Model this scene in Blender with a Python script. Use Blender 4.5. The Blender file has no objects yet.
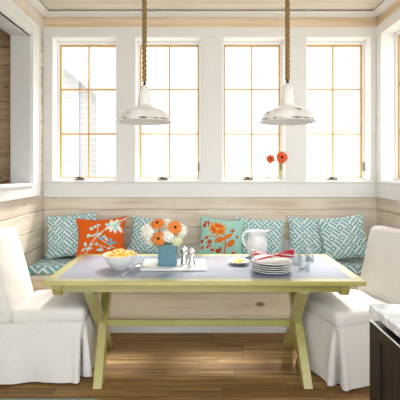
import bpy, bmesh, math, random
from mathutils import Vector, Matrix, noise
random.seed(7)
S = bpy.context.scene
C = S.collection
PI = math.pi
R = math.radians

# ------------------------------------------------------------------ camera, sky, sun, exposure
F, CX, HY, EYE = 406.0, 198.0, 168.0, 1.535
cd = bpy.data.cameras.new('camera')
cam = bpy.data.objects.new('camera', cd); C.objects.link(cam)
cam.location = (0, 0, EYE); cam.rotation_euler = (R(90), 0, 0)
cd.sensor_width = 36; cd.lens = F / 400 * 36
cd.shift_x = (200 - CX) / 400; cd.shift_y = -(200 - HY) / 400
cd.clip_start = .05
S.camera = cam
w = bpy.data.worlds.new('sky'); S.world = w; w.use_nodes = True
bgn = w.node_tree.nodes['Background']
bgn.inputs['Color'].default_value = (.915, .96, 1.0, 1)
bgn.inputs['Strength'].default_value = 1.2
sd = bpy.data.lights.new('sun', 'SUN'); sun = bpy.data.objects.new('sun', sd); C.objects.link(sun)
sd.energy = 5.2; sd.angle = R(12); sd.color = (1, .96, .90)
sun.rotation_euler = Vector((-.36, -1, -1.37)).to_track_quat('-Z', 'Y').to_euler()
S.view_settings.view_transform = 'Standard'; S.view_settings.look = 'None'
S.view_settings.gamma = 1; S.view_settings.use_curve_mapping = False
S.view_settings.exposure = 1.25

def PX(px, d): return (px - CX) * d / F
def PZ(py, d): return EYE - (py - HY) * d / F

# ------------------------------------------------------------------ materials
class NT:
    def __init__(s, name):
        s.m = bpy.data.materials.new(name); s.m.use_nodes = True
        s.t = s.m.node_tree; s.b = s.t.nodes['Principled BSDF']
    def n(s, typ, **kw):
        nd = s.t.nodes.new(typ)
        for k, v in kw.items(): setattr(nd, k, v)
        return nd
    def l(s, a, b): s.t.links.new(a, b)
    def val(s, sock, v):
        if isinstance(v, (int, float, tuple, list)): sock.default_value = v
        else: s.l(v, sock)
    def math(s, op, a, b=0.0, c=None):
        nd = s.n('ShaderNodeMath', operation=op)
        s.val(nd.inputs[0], a); s.val(nd.inputs[1], b)
        if c is not None: s.val(nd.inputs[2], c)
        return nd.outputs[0]
    def mix(s, f, a, b):
        nd = s.n('ShaderNodeMix', data_type='RGBA')
        s.val(nd.inputs[0], f)
        s.val(nd.inputs[6], (*a, 1) if isinstance(a, tuple) and len(a) == 3 else a)
        s.val(nd.inputs[7], (*b, 1) if isinstance(b, tuple) and len(b) == 3 else b)
        return nd.outputs[2]
    def ramp(s, f, lo, hi):
        nd = s.n('ShaderNodeMapRange'); nd.clamp = True
        s.val(nd.inputs[0], f); nd.inputs[1].default_value = lo; nd.inputs[2].default_value = hi
        return nd.outputs[0]
    def noise(s, vec, scale, detail=3.0, rough=.55):
        nd = s.n('ShaderNodeTexNoise'); s.l(vec, nd.inputs['Vector'])
        nd.inputs['Scale'].default_value = scale; nd.inputs['Detail'].default_value = detail
        nd.inputs['Roughness'].default_value = rough
        return nd.outputs[0]
    def vmul(s, vec, v):
        nd = s.n('ShaderNodeVectorMath', operation='MULTIPLY'); s.l(vec, nd.inputs[0]); nd.inputs[1].default_value = v
        return nd.outputs[0]
    def obj(s): return s.n('ShaderNodeTexCoord').outputs['Object']

def flat(name, col, rough=.5, metal=0.0, var=.06, vscale=9.0, spec=.5):
    t = NT(name); b = t.b
    nz = t.noise(t.obj(), vscale)
    lo = tuple(c * (1 - var) for c in col); hi = tuple(min(1, c * (1 + var)) for c in col)
    t.l(t.mix(t.ramp(nz, .3, .7), lo, hi), b.inputs['Base Color'])
    b.inputs['Roughness'].default_value = rough; b.inputs['Metallic'].default_value = metal
    b.inputs['Specular IOR Level'].default_value = spec
    return t.m

def wood(name, light, dark, axis='Z', size=.185, phase=0.0, along=1.3, across=26.0, knot=(.30, .17, .08), rough=.55, vary=.10, knots=.9, white=None, kr=1.25):
    t = NT(name); co = t.obj(); sx = t.n('ShaderNodeSeparateXYZ'); t.l(co, sx.inputs[0])
    p = sx.outputs[axis]
    idn = t.math('FLOOR', t.math('ADD', t.math('DIVIDE', p, size), phase))
    wn = t.n('ShaderNodeTexWhiteNoise', noise_dimensions='1D'); t.l(t.math('ADD', idn, .37), wn.inputs['W'])
    rnd = wn.outputs['Value']
    cmb = t.n('ShaderNodeCombineXYZ'); 
    off = t.math('MULTIPLY', rnd, 17.0)
    for i in range(3): t.l(off, cmb.inputs[i])
    ad = t.n('ShaderNodeVectorMath', operation='ADD'); t.l(co, ad.inputs[0]); t.l(cmb.outputs[0], ad.inputs[1])
    v = ad.outputs[0]
    sc = {'Z': (along, along, across), 'Y': (along, across, across), 'X': (across, along, across)}[axis]
    warp = t.noise(t.vmul(v, tuple(c * .5 for c in sc)), 1.0, 2.0)
    g = t.noise(t.vmul(v, sc), 1.0, 5.0, .6)
    g2 = t.ramp(t.math('ADD', g, t.math('MULTIPLY', t.math('SUBTRACT', warp, .5), .5)), .34, .66)
    col = t.mix(g2, light, dark)
    if white: col = t.mix(t.ramp(t.noise(v, 2.2, 3.0), .35, .75), col, white)
    tint = t.math('ADD', 1 - vary, t.math('MULTIPLY', rnd, 2 * vary))
    mul = t.n('ShaderNodeVectorMath', operation='SCALE'); t.l(col, mul.inputs[0]); t.l(tint, mul.inputs['Scale'])
    col = mul.outputs[0]
    if knots:
        vo = t.n('ShaderNodeTexVoronoi'); 
        ks = {'Z': (2.6, 2.6, 5.2), 'Y': (2.6, 5.2, 5.2), 'X': (5.2, 2.6, 5.2)}[axis]
        t.l(t.vmul(v, ks), vo.inputs['Vector']); vo.inputs['Scale'].default_value = 1.0
        d = vo.outputs['Distance']
        core = t.math('SUBTRACT', 1.0, t.ramp(d, .035 * kr, .085 * kr))
        col = t.mix(t.math('MULTIPLY', core, knots), col, knot)
    t.l(col, t.b.inputs['Base Color']); t.b.inputs['Roughness'].default_value = rough
    return t.m

def floor_mat():
    t = NT('oak_floor'); co = t.obj(); sx = t.n('ShaderNodeSeparateXYZ'); t.l(co, sx.inputs[0])
    wd, ln = .118, 1.15
    row = t.math('FLOOR', t.math('DIVIDE', sx.outputs['Y'], wd))
    w1 = t.n('ShaderNodeTexWhiteNoise', noise_dimensions='1D'); t.l(row, w1.inputs['W'])
    xs = t.math('DIVIDE', t.math('ADD', sx.outputs['X'], t.math('MULTIPLY', w1.outputs['Value'], 4.0)), ln)
    colx = t.math('FLOOR', xs)
    w2 = t.n('ShaderNodeTexWhiteNoise', noise_dimensions='2D')
    cv = t.n('ShaderNodeCombineXYZ'); t.l(row, cv.inputs[0]); t.l(colx, cv.inputs[1]); t.l(cv.outputs[0], w2.inputs['Vector'])
    rnd = w2.outputs['Value']
    off = t.n('ShaderNodeCombineXYZ'); o = t.math('MULTIPLY', rnd, 23.0)
    for i in range(3): t.l(o, off.inputs[i])
    ad = t.n('ShaderNodeVectorMath', operation='ADD'); t.l(co, ad.inputs[0]); t.l(off.outputs[0], ad.inputs[1])
    g = t.noise(t.vmul(ad.outputs[0], (1.6, 34, 34)), 1.0, 5.0, .62)
    base = t.mix(rnd, FLOOR_A, FLOOR_B)
    col = t.mix(t.ramp(g, .40, .72), base, FLOOR_D)
    fy = t.math('FRACT', t.math('DIVIDE', sx.outputs['Y'], wd)); fx = t.math('FRACT', xs)
    seam = t.math('MAXIMUM', t.math('LESS_THAN', fy, .028), t.math('LESS_THAN', fx, .0035))
    col = t.mix(t.math('MULTIPLY', seam, .65), col, (.05, .03, .015))
    t.l(col, t.b.inputs['Base Color'])
    t.b.inputs['Roughness'].default_value = .34
    t.l(t.ramp(g, -1.2, 1.4), t.b.inputs['Roughness'])
    t.b.inputs['Specular IOR Level'].default_value = .4
    return t.m
FLOOR_A, FLOOR_B, FLOOR_D = (.205, .108, .030), (.44, .26, .086), (.10, .05, .018)

def fret(name, teal=(.17, .41, .44), white=(.72, .745, .72), cells=6.9, uv=True, ang=45):
    """fretwork of thin white lines on teal: nested squares in every other cell, bars in the cells between"""
    t = NT(name)
    src = t.n('ShaderNodeTexCoord').outputs['UV'] if uv else t.obj()
    mp = t.n('ShaderNodeMapping'); t.l(src, mp.inputs[0]); mp.inputs['Rotation'].default_value = (0, 0, R(ang))
    mp.inputs['Scale'].default_value = (cells, cells, cells)
    sx = t.n('ShaderNodeSeparateXYZ'); t.l(mp.outputs[0], sx.inputs[0])
    x, y = sx.outputs[0], sx.outputs[1]
    fx, fy = t.math('FLOOR', x), t.math('FLOOR', y)
    par = t.math('MODULO', t.math('ABSOLUTE', t.math('ADD', fx, fy)), 2.0)
    u, v = t.math('FRACT', x), t.math('FRACT', y)
    w2 = t.n('ShaderNodeTexWhiteNoise', noise_dimensions='2D')
    cv = t.n('ShaderNodeCombineXYZ'); t.l(fx, cv.inputs[0]); t.l(fy, cv.inputs[1]); t.l(cv.outputs[0], w2.inputs['Vector'])
    turn = t.math('GREATER_THAN', w2.outputs['Value'], .5)
    a = t.n('ShaderNodeMix', data_type='FLOAT'); t.l(turn, a.inputs[0]); t.l(u, a.inputs[2]); t.l(v, a.inputs[3])
    q = a.outputs[0]
    bars = t.math('LESS_THAN', t.math('FRACT', t.math('MULTIPLY', t.math('ADD', q, .03), 2.0)), .44)
    d = t.math('MAXIMUM', t.math('ABSOLUTE', t.math('SUBTRACT', u, .5)), t.math('ABSOLUTE', t.math('SUBTRACT', v, .5)))
    rings = t.math('MAXIMUM', t.math('GREATER_THAN', d, .38), t.math('LESS_THAN', d, .16))
    mk = t.n('ShaderNodeMix', data_type='FLOAT'); t.l(par, mk.inputs[0]); t.l(rings, mk.inputs[2]); t.l(bars, mk.inputs[3])
    nz = t.noise(t.obj(), 30.0)
    tl = t.mix(nz, tuple(c * .8 for c in teal), tuple(c * 1.25 for c in teal))
    t.l(t.mix(mk.outputs[0], tl, white), t.b.inputs['Base Color'])
    t.b.inputs['Roughness'].default_value = .9; t.b.inputs['Specular IOR Level'].default_value = .15
    return t.m

def attr_mat(name, rough=.9):
    t = NT(name); a = t.n('ShaderNodeVertexColor', layer_name='print'); t.l(a.outputs[0], t.b.inputs['Base Color'])
    t.b.inputs['Roughness'].default_value = rough; t.b.inputs['Specular IOR Level'].default_value = .15
    return t.m

def glass_mat(name):
    t = NT(name); tr = t.n('ShaderNodeBsdfTransparent'); gl = t.n('ShaderNodeBsdfGlossy'); mx = t.n('ShaderNodeMixShader')
    tr.inputs[0].default_value = (.96, .975, .98, 1); gl.inputs['Roughness'].default_value = .03
    lw = t.n('ShaderNodeLayerWeight'); lw.inputs[0].default_value = .5
    t.l(t.math('ADD', .08, t.math('MULTIPLY', t.math('POWER', lw.outputs['Facing'], 1.6), .85)), mx.inputs[0])
    t.l(tr.outputs[0], mx.inputs[1]); t.l(gl.outputs[0], mx.inputs[2]); t.l(mx.outputs[0], t.t.nodes['Material Output'].inputs['Surface'])
    return t.m

def pane_mat():
    t = NT('window_glass'); tr = t.n('ShaderNodeBsdfTransparent'); gl = t.n('ShaderNodeBsdfGlossy'); mx = t.n('ShaderNodeMixShader')
    fr = t.n('ShaderNodeLayerWeight'); fr.inputs[0].default_value = .5
    gl.inputs['Roughness'].default_value = .02
    t.l(t.math('ADD', .02, t.math('MULTIPLY', t.math('POWER', fr.outputs['Facing'], 5.0), .6)), mx.inputs[0]); t.l(tr.outputs[0], mx.inputs[1]); t.l(gl.outputs[0], mx.inputs[2])
    t.l(mx.outputs[0], t.t.nodes['Material Output'].inputs['Surface'])
    return t.m

def linen(name, col):
    t = NT(name); co = t.obj()
    nz = t.noise(co, 6.0, 4.0)
    t.l(t.mix(t.ramp(nz, .3, .7), tuple(c * .95 for c in col), col), t.b.inputs['Base Color'])
    bp = t.n('ShaderNodeBump'); bp.inputs['Strength'].default_value = .35; bp.inputs['Distance'].default_value = .02
    t.l(t.noise(co, 9.0, 3.0), bp.inputs['Height']); t.l(bp.outputs[0], t.b.inputs['Normal'])
    t.b.inputs['Roughness'].default_value = .95; t.b.inputs['Specular IOR Level'].default_value = .1
    t.b.inputs['Sheen Weight'].default_value = .15
    return t.m

def enamel(name, chips):
    t = NT(name); co = t.obj(); sx = t.n('ShaderNodeSeparateXYZ'); t.l(co, sx.inputs[0])
    n1 = t.noise(t.vmul(co, (1, 1, 2.2)), 16.0, 4.0, .6)
    chip = t.ramp(n1, .67, .69)
    wob = t.math('MULTIPLY', t.noise(co, 60.0, 2.0), .012)
    for (x, y, z, r) in chips:
        vd = t.n('ShaderNodeVectorMath', operation='DISTANCE'); t.l(co, vd.inputs[0]); vd.inputs[1].default_value = (x, y, z)
        chip = t.math('MAXIMUM', chip, t.math('LESS_THAN', t.math('ADD', vd.outputs['Value'], wob), r + .006))
    rim = t.math('MULTIPLY', t.math('LESS_THAN', t.math('ABSOLUTE', t.math('SUBTRACT', sx.outputs['Z'], .017)), .006), t.ramp(t.noise(co, 11.0, 4.0), .46, .56))
    dirt = t.mix(t.ramp(t.noise(co, 7.0, 4.0), .42, .75), (.76, .755, .72), (.56, .53, .47))
    t.l(t.mix(t.math('MAXIMUM', chip, rim), dirt, (.07, .04, .03)), t.b.inputs['Base Color'])
    t.b.inputs['Roughness'].default_value = .3
    return t.m

def marble():
    t = NT('marble'); co = t.obj()
    n1 = t.noise(co, 5.0, 6.0, .65)
    v = t.math('SUBTRACT', 1.0, t.ramp(t.math('ABSOLUTE', t.math('SUBTRACT', n1, .5)), 0.0, .09))
    t.l(t.mix(t.math('MULTIPLY', v, .7), (.80, .80, .80), (.38, .38, .39)), t.b.inputs['Base Color'])
    t.b.inputs['Roughness'].default_value = .18
    return t.m

def stripes_mat():
    t = NT('striped_cloth'); uv = t.n('ShaderNodeTexCoord').outputs['UV']; sx = t.n('ShaderNodeSeparateXYZ'); t.l(uv, sx.inputs[0])
    f = t.math('FRACT', t.math('MULTIPLY', sx.outputs[0], 7.0))
    m = t.math('MAXIMUM', t.math('LESS_THAN', f, .42), t.math('MULTIPLY', t.math('GREATER_THAN', sx.outputs[1], .35), t.math('LESS_THAN', f, .86)))
    t.l(t.mix(m, (.82, .79, .76), (.46, .035, .04)), t.b.inputs['Base Color']); t.b.inputs['Roughness'].default_value = .9
    return t.m

def lime_paint():
    t = NT('lime_paint'); co = t.obj()
    n1 = t.noise(t.vmul(co, (2, 2, 2)), 5.0, 4.0)
    t.l(t.mix(t.ramp(n1, .35, .75), (.34, .31, .055), (.42, .38, .085)), t.b.inputs['Base Color'])
    t.b.inputs['Roughness'].default_value = .36; t.b.inputs['Specular IOR Level'].default_value = .8; t.b.inputs['Coat Weight'].default_value = 1; t.b.inputs['Coat Roughness'].default_value = .33; t.b.inputs['Coat IOR'].default_value = 2.0
    return t.m

def slate():
    t = NT('slate_panel'); co = t.obj()
    n1 = t.noise(t.vmul(co, (1.5, 9, 9)), 3.0, 4.0)
    t.l(t.mix(t.ramp(n1, .3, .75), (.18, .20, .265), (.245, .27, .34)), t.b.inputs['Base Color'])
    t.b.inputs['Roughness'].default_value = .34; t.b.inputs['Coat Weight'].default_value = .7; t.b.inputs['Coat Roughness'].default_value = .3; t.b.inputs['Coat IOR'].default_value = 1.6
    return t.m

W_TRIM = flat('white_trim', (.745, .74, .72), .45, var=.015)
W_FRAME = flat('white_frame', (.87, .87, .86), .4, var=.01)
GOLD = flat('honey_sash', (.66, .42, .18), .5, var=.04)
PINE = wood('pickled_pine', (.72, .63, .52), (.57, .455, .345), 'Z', .185, phase=-.910 / .185 + 20, white=(.77, .70, .59))
PINE_F = wood('pine_frieze', (.74, .60, .43), (.62, .46, .29), 'Z', .4, knots=.5)
PINE_B = wood('pine_bench', (.92, .80, .60), (.80, .62, .42), 'Z', .21, phase=-.153 / .21 + 20, white=(.93, .85, .70), knots=1.0, kr=1.8)
PINE_C = wood('pine_ceiling', (.78, .72, .62), (.70, .62, .51), 'Y', .14, knots=.3)
PINE_SHADE = wood('pine_shaded', (.60, .45, .29), (.46, .32, .19), 'Z', .185, phase=-.910 / .185 + 20)  # same pine as the walls, with the dimmer room's shade put into its colour
FLOORM = floor_mat()
LIME, SLATE, MARBLE = lime_paint(), slate(), marble()
FRET = fret('teal_fretwork'); FRETC = fret('teal_fretwork_seat', cells=7.2)
PRINT = attr_mat('printed_cloth')
LINEN = linen('white_linen', (.72, .685, .64))
PIPING = flat('cream_piping', (.78, .77, .72), .9)
ROPE = flat('manila_rope', (.25, .165, .06), .9, var=.3, vscale=60)
BLACKM = flat('dark_metal', (.06, .055, .05), .4, .8)
CHROME = flat('chrome', (.72, .71, .70), .16, 1.0, var=.02)
BRONZE = flat('window_hardware', (.20, .165, .11), .4, .6)
CHINA = flat('white_china', (.76, .75, .73), .18, var=.01)
GLASS = glass_mat('clear_glass'); PANE = pane_mat()
BLUE = flat('blue_glaze', (.085, .205, .255), .3, var=.08)
DARKW = flat('espresso_wood', (.017, .0095, .006), .45, var=.25, vscale=14)
STEEL = flat('steel_strip', (.75, .75, .76), .22, 1.0, var=.02)
RUGM = flat('teal_rug', (.18, .34, .33), .95, var=.3, vscale=50)
HOUSEM = flat('white_siding', (.54, .54, .535), .8, var=.02)
ROOFM = flat('pale_roof', (.50, .50, .50), .8, var=.04)
GROUNDM = flat('pale_gravel', (.38, .37, .34), .9, var=.1)

# ------------------------------------------------------------------ mesh helpers
class MB:
    def __init__(s): s.bm = bmesh.new()
    def box(s, x0, x1, y0, y1, z0, z1, bev=0.0, seg=1):
        r = bmesh.ops.create_cube(s.bm, size=1); vs = r['verts']
        for v in vs:
            v.co = Vector(((x0 + x1) / 2 + v.co.x * (x1 - x0), (y0 + y1) / 2 + v.co.y * (y1 - y0), (z0 + z1) / 2 + v.co.z * (z1 - z0)))
        if bev:
            es = list({e for v in vs for e in v.link_edges})
            bmesh.ops.bevel(s.bm, geom=es, offset=bev, segments=seg, affect='EDGES', profile=.5)
        return s
    def prism(s, pts, axis, a, b, bev=0.0):
        """polygon pts extruded along axis from a to b; pts give the two other axes in xyz order"""
        def P(p, t):
            return {'X': (t, p[0], p[1]), 'Y': (p[0], t, p[1]), 'Z': (p[0], p[1], t)}[axis]
        A = [s.bm.verts.new(P(p, a)) for p in pts]; B = [s.bm.verts.new(P(p, b)) for p in pts]
        fs = [s.bm.faces.new(A), s.bm.faces.new(B[::-1])]
        n = len(pts)
        for i in range(n): fs.append(s.bm.faces.new((A[i], B[i], B[(i + 1) % n], A[(i + 1) % n])))
        bmesh.ops.recalc_face_normals(s.bm, faces=fs)
        if bev:
            es = list({e for f in fs for e in f.edges})
            bmesh.ops.bevel(s.bm, geom=es, offset=bev, segments=1, affect='EDGES')
        return s
    def lathe(s, prof, seg=40, c=(0, 0, 0), close=False):
        rings = []
        for r, z in prof:
            if r < 1e-6: rings.append([s.bm.verts.new((c[0], c[1], c[2] + z))])
            else: rings.append([s.bm.verts.new((c[0] + r * math.cos(2 * PI * i / seg), c[1] + r * math.sin(2 * PI * i / seg), c[2] + z)) for i in range(seg)])
        pairs = list(zip(rings, rings[1:])) + ([(rings[-1], rings[0])] if close else [])
        for a, b in pairs:
            for i in range(seg):
                j = (i + 1) % seg
                if len(a) == 1 and len(b) == 1: continue
                if len(a) == 1: s.bm.faces.new((a[0], b[j], b[i]))
                elif len(b) == 1: s.bm.faces.new((a[i], a[j], b[0]))
                else: s.bm.faces.new((a[i], a[j], b[j], b[i]))
        return s
    def tube(s, pts, rad, seg=8, caps=True, flat=1.0):
        pts = [Vector(p) for p in pts]; n = len(pts)
        rads = rad if isinstance(rad, (list, tuple)) else [rad] * n
        t0 = (pts[1] - pts[0]).normalized()
        up = Vector((0, 0, 1)) if abs(t0.z) < .9 else Vector((1, 0, 0))
        u = t0.cross(up).normalized(); rings = []
        for i, p in enumerate(pts):
            t = (pts[min(i + 1, n - 1)] - pts[max(i - 1, 0)]).normalized()
            u = (u - t * u.dot(t)).normalized(); v = t.cross(u)
            rings.append([s.bm.verts.new(p + u * rads[i] * math.cos(2 * PI * k / seg) + v * rads[i] * flat * math.sin(2 * PI * k / seg)) for k in range(seg)])
        for a, b in zip(rings, rings[1:]):
            for k in range(seg): s.bm.faces.new((a[k], a[(k + 1) % seg], b[(k + 1) % seg], b[k]))
        if caps: s.bm.faces.new(rings[0][::-1]); s.bm.faces.new(rings[-1])
        return s
    def ball(s, c, r, sx=1, sy=1, sz=1, seg=14):
        q = bmesh.ops.create_uvsphere(s.bm, u_segments=seg, v_segments=max(6, seg * 2 // 3), radius=r)
        for v in q['verts']: v.co = Vector((c[0] + v.co.x * sx, c[1] + v.co.y * sy, c[2] + v.co.z * sz))
        return s
    def xf(s, M):
        bmesh.ops.transform(s.bm, matrix=M, verts=s.bm.verts); return s
    def build(s, name, m, parent=None, smooth=None, world=False):
        bmesh.ops.recalc_face_normals(s.bm, faces=s.bm.faces) if len(s.bm.faces) < 60000 else None
        me = bpy.data.meshes.new(name)
        if world and parent is not None:
            M = Matrix.Translation(parent.location) @ parent.rotation_euler.to_matrix().to_4x4()
            s.xf(M.inverted())
        s.bm.to_mesh(me); s.bm.free()
        me.materials.append(m)
        o = bpy.data.objects.new(name, me); C.objects.link(o)
        if parent is not None: o.parent = parent
        if smooth: shade(o, smooth)
        return o

def shade(o, ang=40):
    me = o.data
    for p in me.polygons: p.use_smooth = True
    if ang < 180: me.set_sharp_from_angle(angle=R(ang))

def thing(name, label, cat, loc=(0, 0, 0), rz=0.0, group=None):
    o = bpy.data.objects.new(name, None); C.objects.link(o)
    o.location = loc; o.rotation_euler = (0, 0, rz); o.empty_display_size = .1
    return tag(o, label, cat, group)
def tag(o, label, cat, group=None, kind=None):
    o['label'] = label; o['category'] = cat
    if group: o['group'] = group
    if kind: o['kind'] = kind
    return o
def struct(o, label=None, cat=None):
    o['kind'] = 'structure'
    if label: o['label'] = label
    if cat: o['category'] = cat
    return o
def copy_tree(o, parent=None):
    c = o.copy(); C.objects.link(c)
    if parent is not None: c.parent = parent
    for ch in list(o.children): copy_tree(ch, c)
    return c

# ------------------------------------------------------------------ room shell
XL, XR, YB, ZC = -1.631, 1.896, 4.30, 3.175
YN = 0.6
PL = .185; PH = .910 - 4 * PL
struct(MB().box(-3.6, 3.2, -.6, 4.6, -.12, 0).build('floor', FLOORM), 'brown oak plank floor', 'floor')
struct(MB().box(-3.6, 2.2, .6, 4.6, ZC, ZC + .12).build('ceiling', PINE_C), 'pale pine board ceiling', 'ceiling')

def planks(mb, axis, fixed0, fixed1, a0, a1, z0, z1):
    """board courses on PL spacing, 6 mm gaps; axis is the direction the boards run"""
    k = math.floor((z0 - PH) / PL)
    while PH + k * PL < z1 - .004:
        lo = max(z0, PH + k * PL + .0045); hi = min(z1, PH + (k + 1) * PL - .0045); k += 1
        if hi - lo < .006: continue
        if axis == 'X': mb.box(a0, a1, fixed0, fixed1, lo, hi, .002)
        else: mb.box(fixed0, fixed1, a0, a1, lo, hi, .002)
Z0W, Z1W = 1.395, 2.92
WX = [(-1.539, -.854), (-.664, .037), (.253, .928), (1.138, 1.824)]
mb = MB()
planks(mb, 'X', 4.30, 4.32, XL, XR, 0, Z0W)
mb.box(XL - .2, XR + .2, 4.316, 4.54, 0, Z0W - .02)
edges = [XL - .2] + [e for p in WX for e in p] + [XR + .2]
for i in range(0, len(edges), 2): mb.box(edges[i], edges[i + 1], 4.302, 4.54, Z0W - .02, Z1W)
mb.box(XL - .2, XR + .2, 4.302, 4.54, Z1W, ZC)
struct(mb.build('wall_back', PINE), 'whitewashed pine board wall with four windows', 'wall')
# frieze boards
mb = MB(); mb.box(XL, XR, 4.290, 4.3015, 3.023, ZC - .001); struct(mb.build('trim_1', PINE_F), 'bare pine frieze board above the windows', 'trim')
# left wall with the pass-through
YO0, YO1, ZO0, ZO1 = 1.9, 3.95, 1.385, 2.825
mb = MB()
planks(mb, 'Y', XL - .02, XL, YN, 4.30, 0, ZO0); planks(mb, 'Y', XL - .02, XL, YO1, 4.30, ZO0, ZC); planks(mb, 'Y', XL - .02, XL, YN, YO0, ZO0, ZC)
mb.box(XL - .02, XL - .001, YO0, YO1, ZO1, ZC)
for y0, y1, z0, z1 in ((YN, 4.31, 0, ZO0 - .02), (YO1 + .02, 4.31, ZO0 - .02, ZC), (YN, YO0 - .02, ZO0 - .02, ZC), (YO0 - .02, YO1 + .02, ZO1 + .02, ZC)):
    mb.box(XL - .19, XL - .016, y0, y1, z0, z1)
struct(mb.build('wall_left', PINE), 'whitewashed pine board wall with a pass-through', 'wall')
# right wall: window by the corner, plus an unseen opening added for light
RW = [(3.485, 4.17), (2.55, 3.30)]
mb = MB()
planks(mb, 'Y', XR, XR + .02, 1.9, 4.30, 0, Z0W)
mb.box(XR + .016, XR + .22, 1.9, 4.31, 0, Z0W - .02)
for y0, y1 in ((4.17, 4.31), (3.30, 3.485), (1.9, 2.55)): mb.box(XR + .002, XR + .22, y0, y1, Z0W - .02, Z1W)
mb.box(XR + .002, XR + .22, 1.9, 4.31, Z1W, ZC)
struct(mb.build('wall_right', PINE), 'whitewashed pine board wall with windows', 'wall')
mb = MB(); mb.box(XR - .0005, XR + .012, 1.9, 4.29, 3.023, ZC - .001); struct(mb.build('trim_2', PINE_F), 'bare pine frieze board over the side window', 'trim')
# crown moulding
cp = [(0, -.052), (-.022, -.052), (-.085, -.022), (-.085, -.013), (0, -.013)]
mb = MB(); mb.prism([(4.29 + a, ZC + b) for a, b in cp], 'X', XL, XR)
struct(mb.build('trim_3', W_TRIM), 'white crown moulding on the window wall', 'trim')
mb = MB(); mb.prism([(XL - a, ZC + b) for a, b in cp], 'Y', YN, 4.29)
struct(mb.build('trim_4', W_TRIM), 'white crown moulding over the pass-through', 'trim')
mb = MB(); mb.prism([(XR + a, ZC + b) for a, b in cp], 'Y', 1.9, 4.29)
struct(mb.build('trim_5', W_TRIM), 'white crown moulding over the side window', 'trim')
# casings on the back wall
mb = MB()
mb.box(XL, XR, 4.278, 4.302, Z1W, 3.023, .003)
ed = [XL] + [e for p in WX for e in p] + [XR]
for i in range(0, len(ed), 2): mb.box(ed[i], ed[i + 1], 4.279, 4.302, Z0W, Z1W, .002)
mb.box(XL, XR, 4.276, 4.302, 1.225, 1.383, .003)
mb.box(XL, XR, 4.262, 4.302, 1.379, Z0W + .003, .004)
struct(mb.build('trim_6', W_TRIM), 'flat white window casing, sill and apron', 'trim')
mb = MB()
mb.box(XR - .022, XR + .002, 1.9, 4.278, Z1W, 3.023, .003)
for y0, y1 in ((4.17, 4.278), (3.30, 3.485), (1.9, 2.55)): mb.box(XR - .020, XR + .002, y0, y1, Z0W, Z1W, .002)
mb.box(XR - .024, XR + .002, 1.9, 4.276, 1.225, 1.383, .003)
mb.box(XR - .036, XR + .002, 1.9, 4.262, 1.379, Z0W + .003, .004)
struct(mb.build('trim_7', W_TRIM), 'flat white casing, sill and apron on the side wall', 'trim')
# pass-through jamb and casing
mb = MB()
mb.box(XL - .195, XL + .004, YO1 - .001, YO1 + .02, ZO0 - .02, ZO1 + .02, .002)
mb.box(XL - .195, XL + .004, YO0 - .02, YO0, ZO0 - .02, ZO1 + .02)
mb.box(XL - .195, XL + .004, YO0, YO1, ZO1, ZO1 + .02)
mb.box(XL - .20, XL + .030, YO0 - .12, YO1 + .004, ZO0 - .025, ZO0 + .004, .004)
mb.box(XL - .001, XL + .022, YO1 + .012, YO1 + .175, ZO0 - .13, ZO1 + .145, .003)
mb.box(XL - .001, XL + .030, YO1 + .155, YO1 + .18, ZO0 - .13, ZO1 + .15, .003)
mb.box(XL - .001, XL + .022, YO0 - .18, YO0 - .012, ZO0 - .13, ZO1 + .145, .003)
mb.box(XL - .001, XL + .022, YO0 - .012, YO1 + .012, ZO1 + .012, ZO1 + .145, .003)
mb.box(XL - .001, XL + .030, YO0 - .18, YO1 + .18, ZO1 + .128, ZO1 + .15, .003)
mb.box(XL - .001, XL + .022, YO0 - .012, YO1 + .012, ZO0 - .13, ZO0 - .02, .003)
struct(mb.build('trim_8', W_TRIM), 'white jamb, ledge and casing of the pass-through', 'trim')
# room beyond the pass-through
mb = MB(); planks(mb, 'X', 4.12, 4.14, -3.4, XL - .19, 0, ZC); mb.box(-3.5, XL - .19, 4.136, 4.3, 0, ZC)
struct(mb.build('wall_adjacent_back', PINE_SHADE), 'board wall beyond the pass-through, shade painted into its brown', 'wall')
struct(MB().box(-3.55, -3.4, 1.2, 4.3, 0, ZC).build('wall_blocker_left', PINE_SHADE), 'unseen board wall added to keep light off the next room', 'wall')  # out of view, added to shut daylight out of the next room
struct(MB().box(-3.5, XL - .19, 1.1, 1.2, 0, ZC).build('wall_blocker_front', PINE_SHADE), 'unseen board wall added to darken the next room', 'wall')  # out of view, added so light enters only through the pass-through
struct(MB().box(-40, 40, -20, 60, -.62, -.5).build('ground', GROUNDM), 'pale ground outside the house', 'ground')

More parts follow.
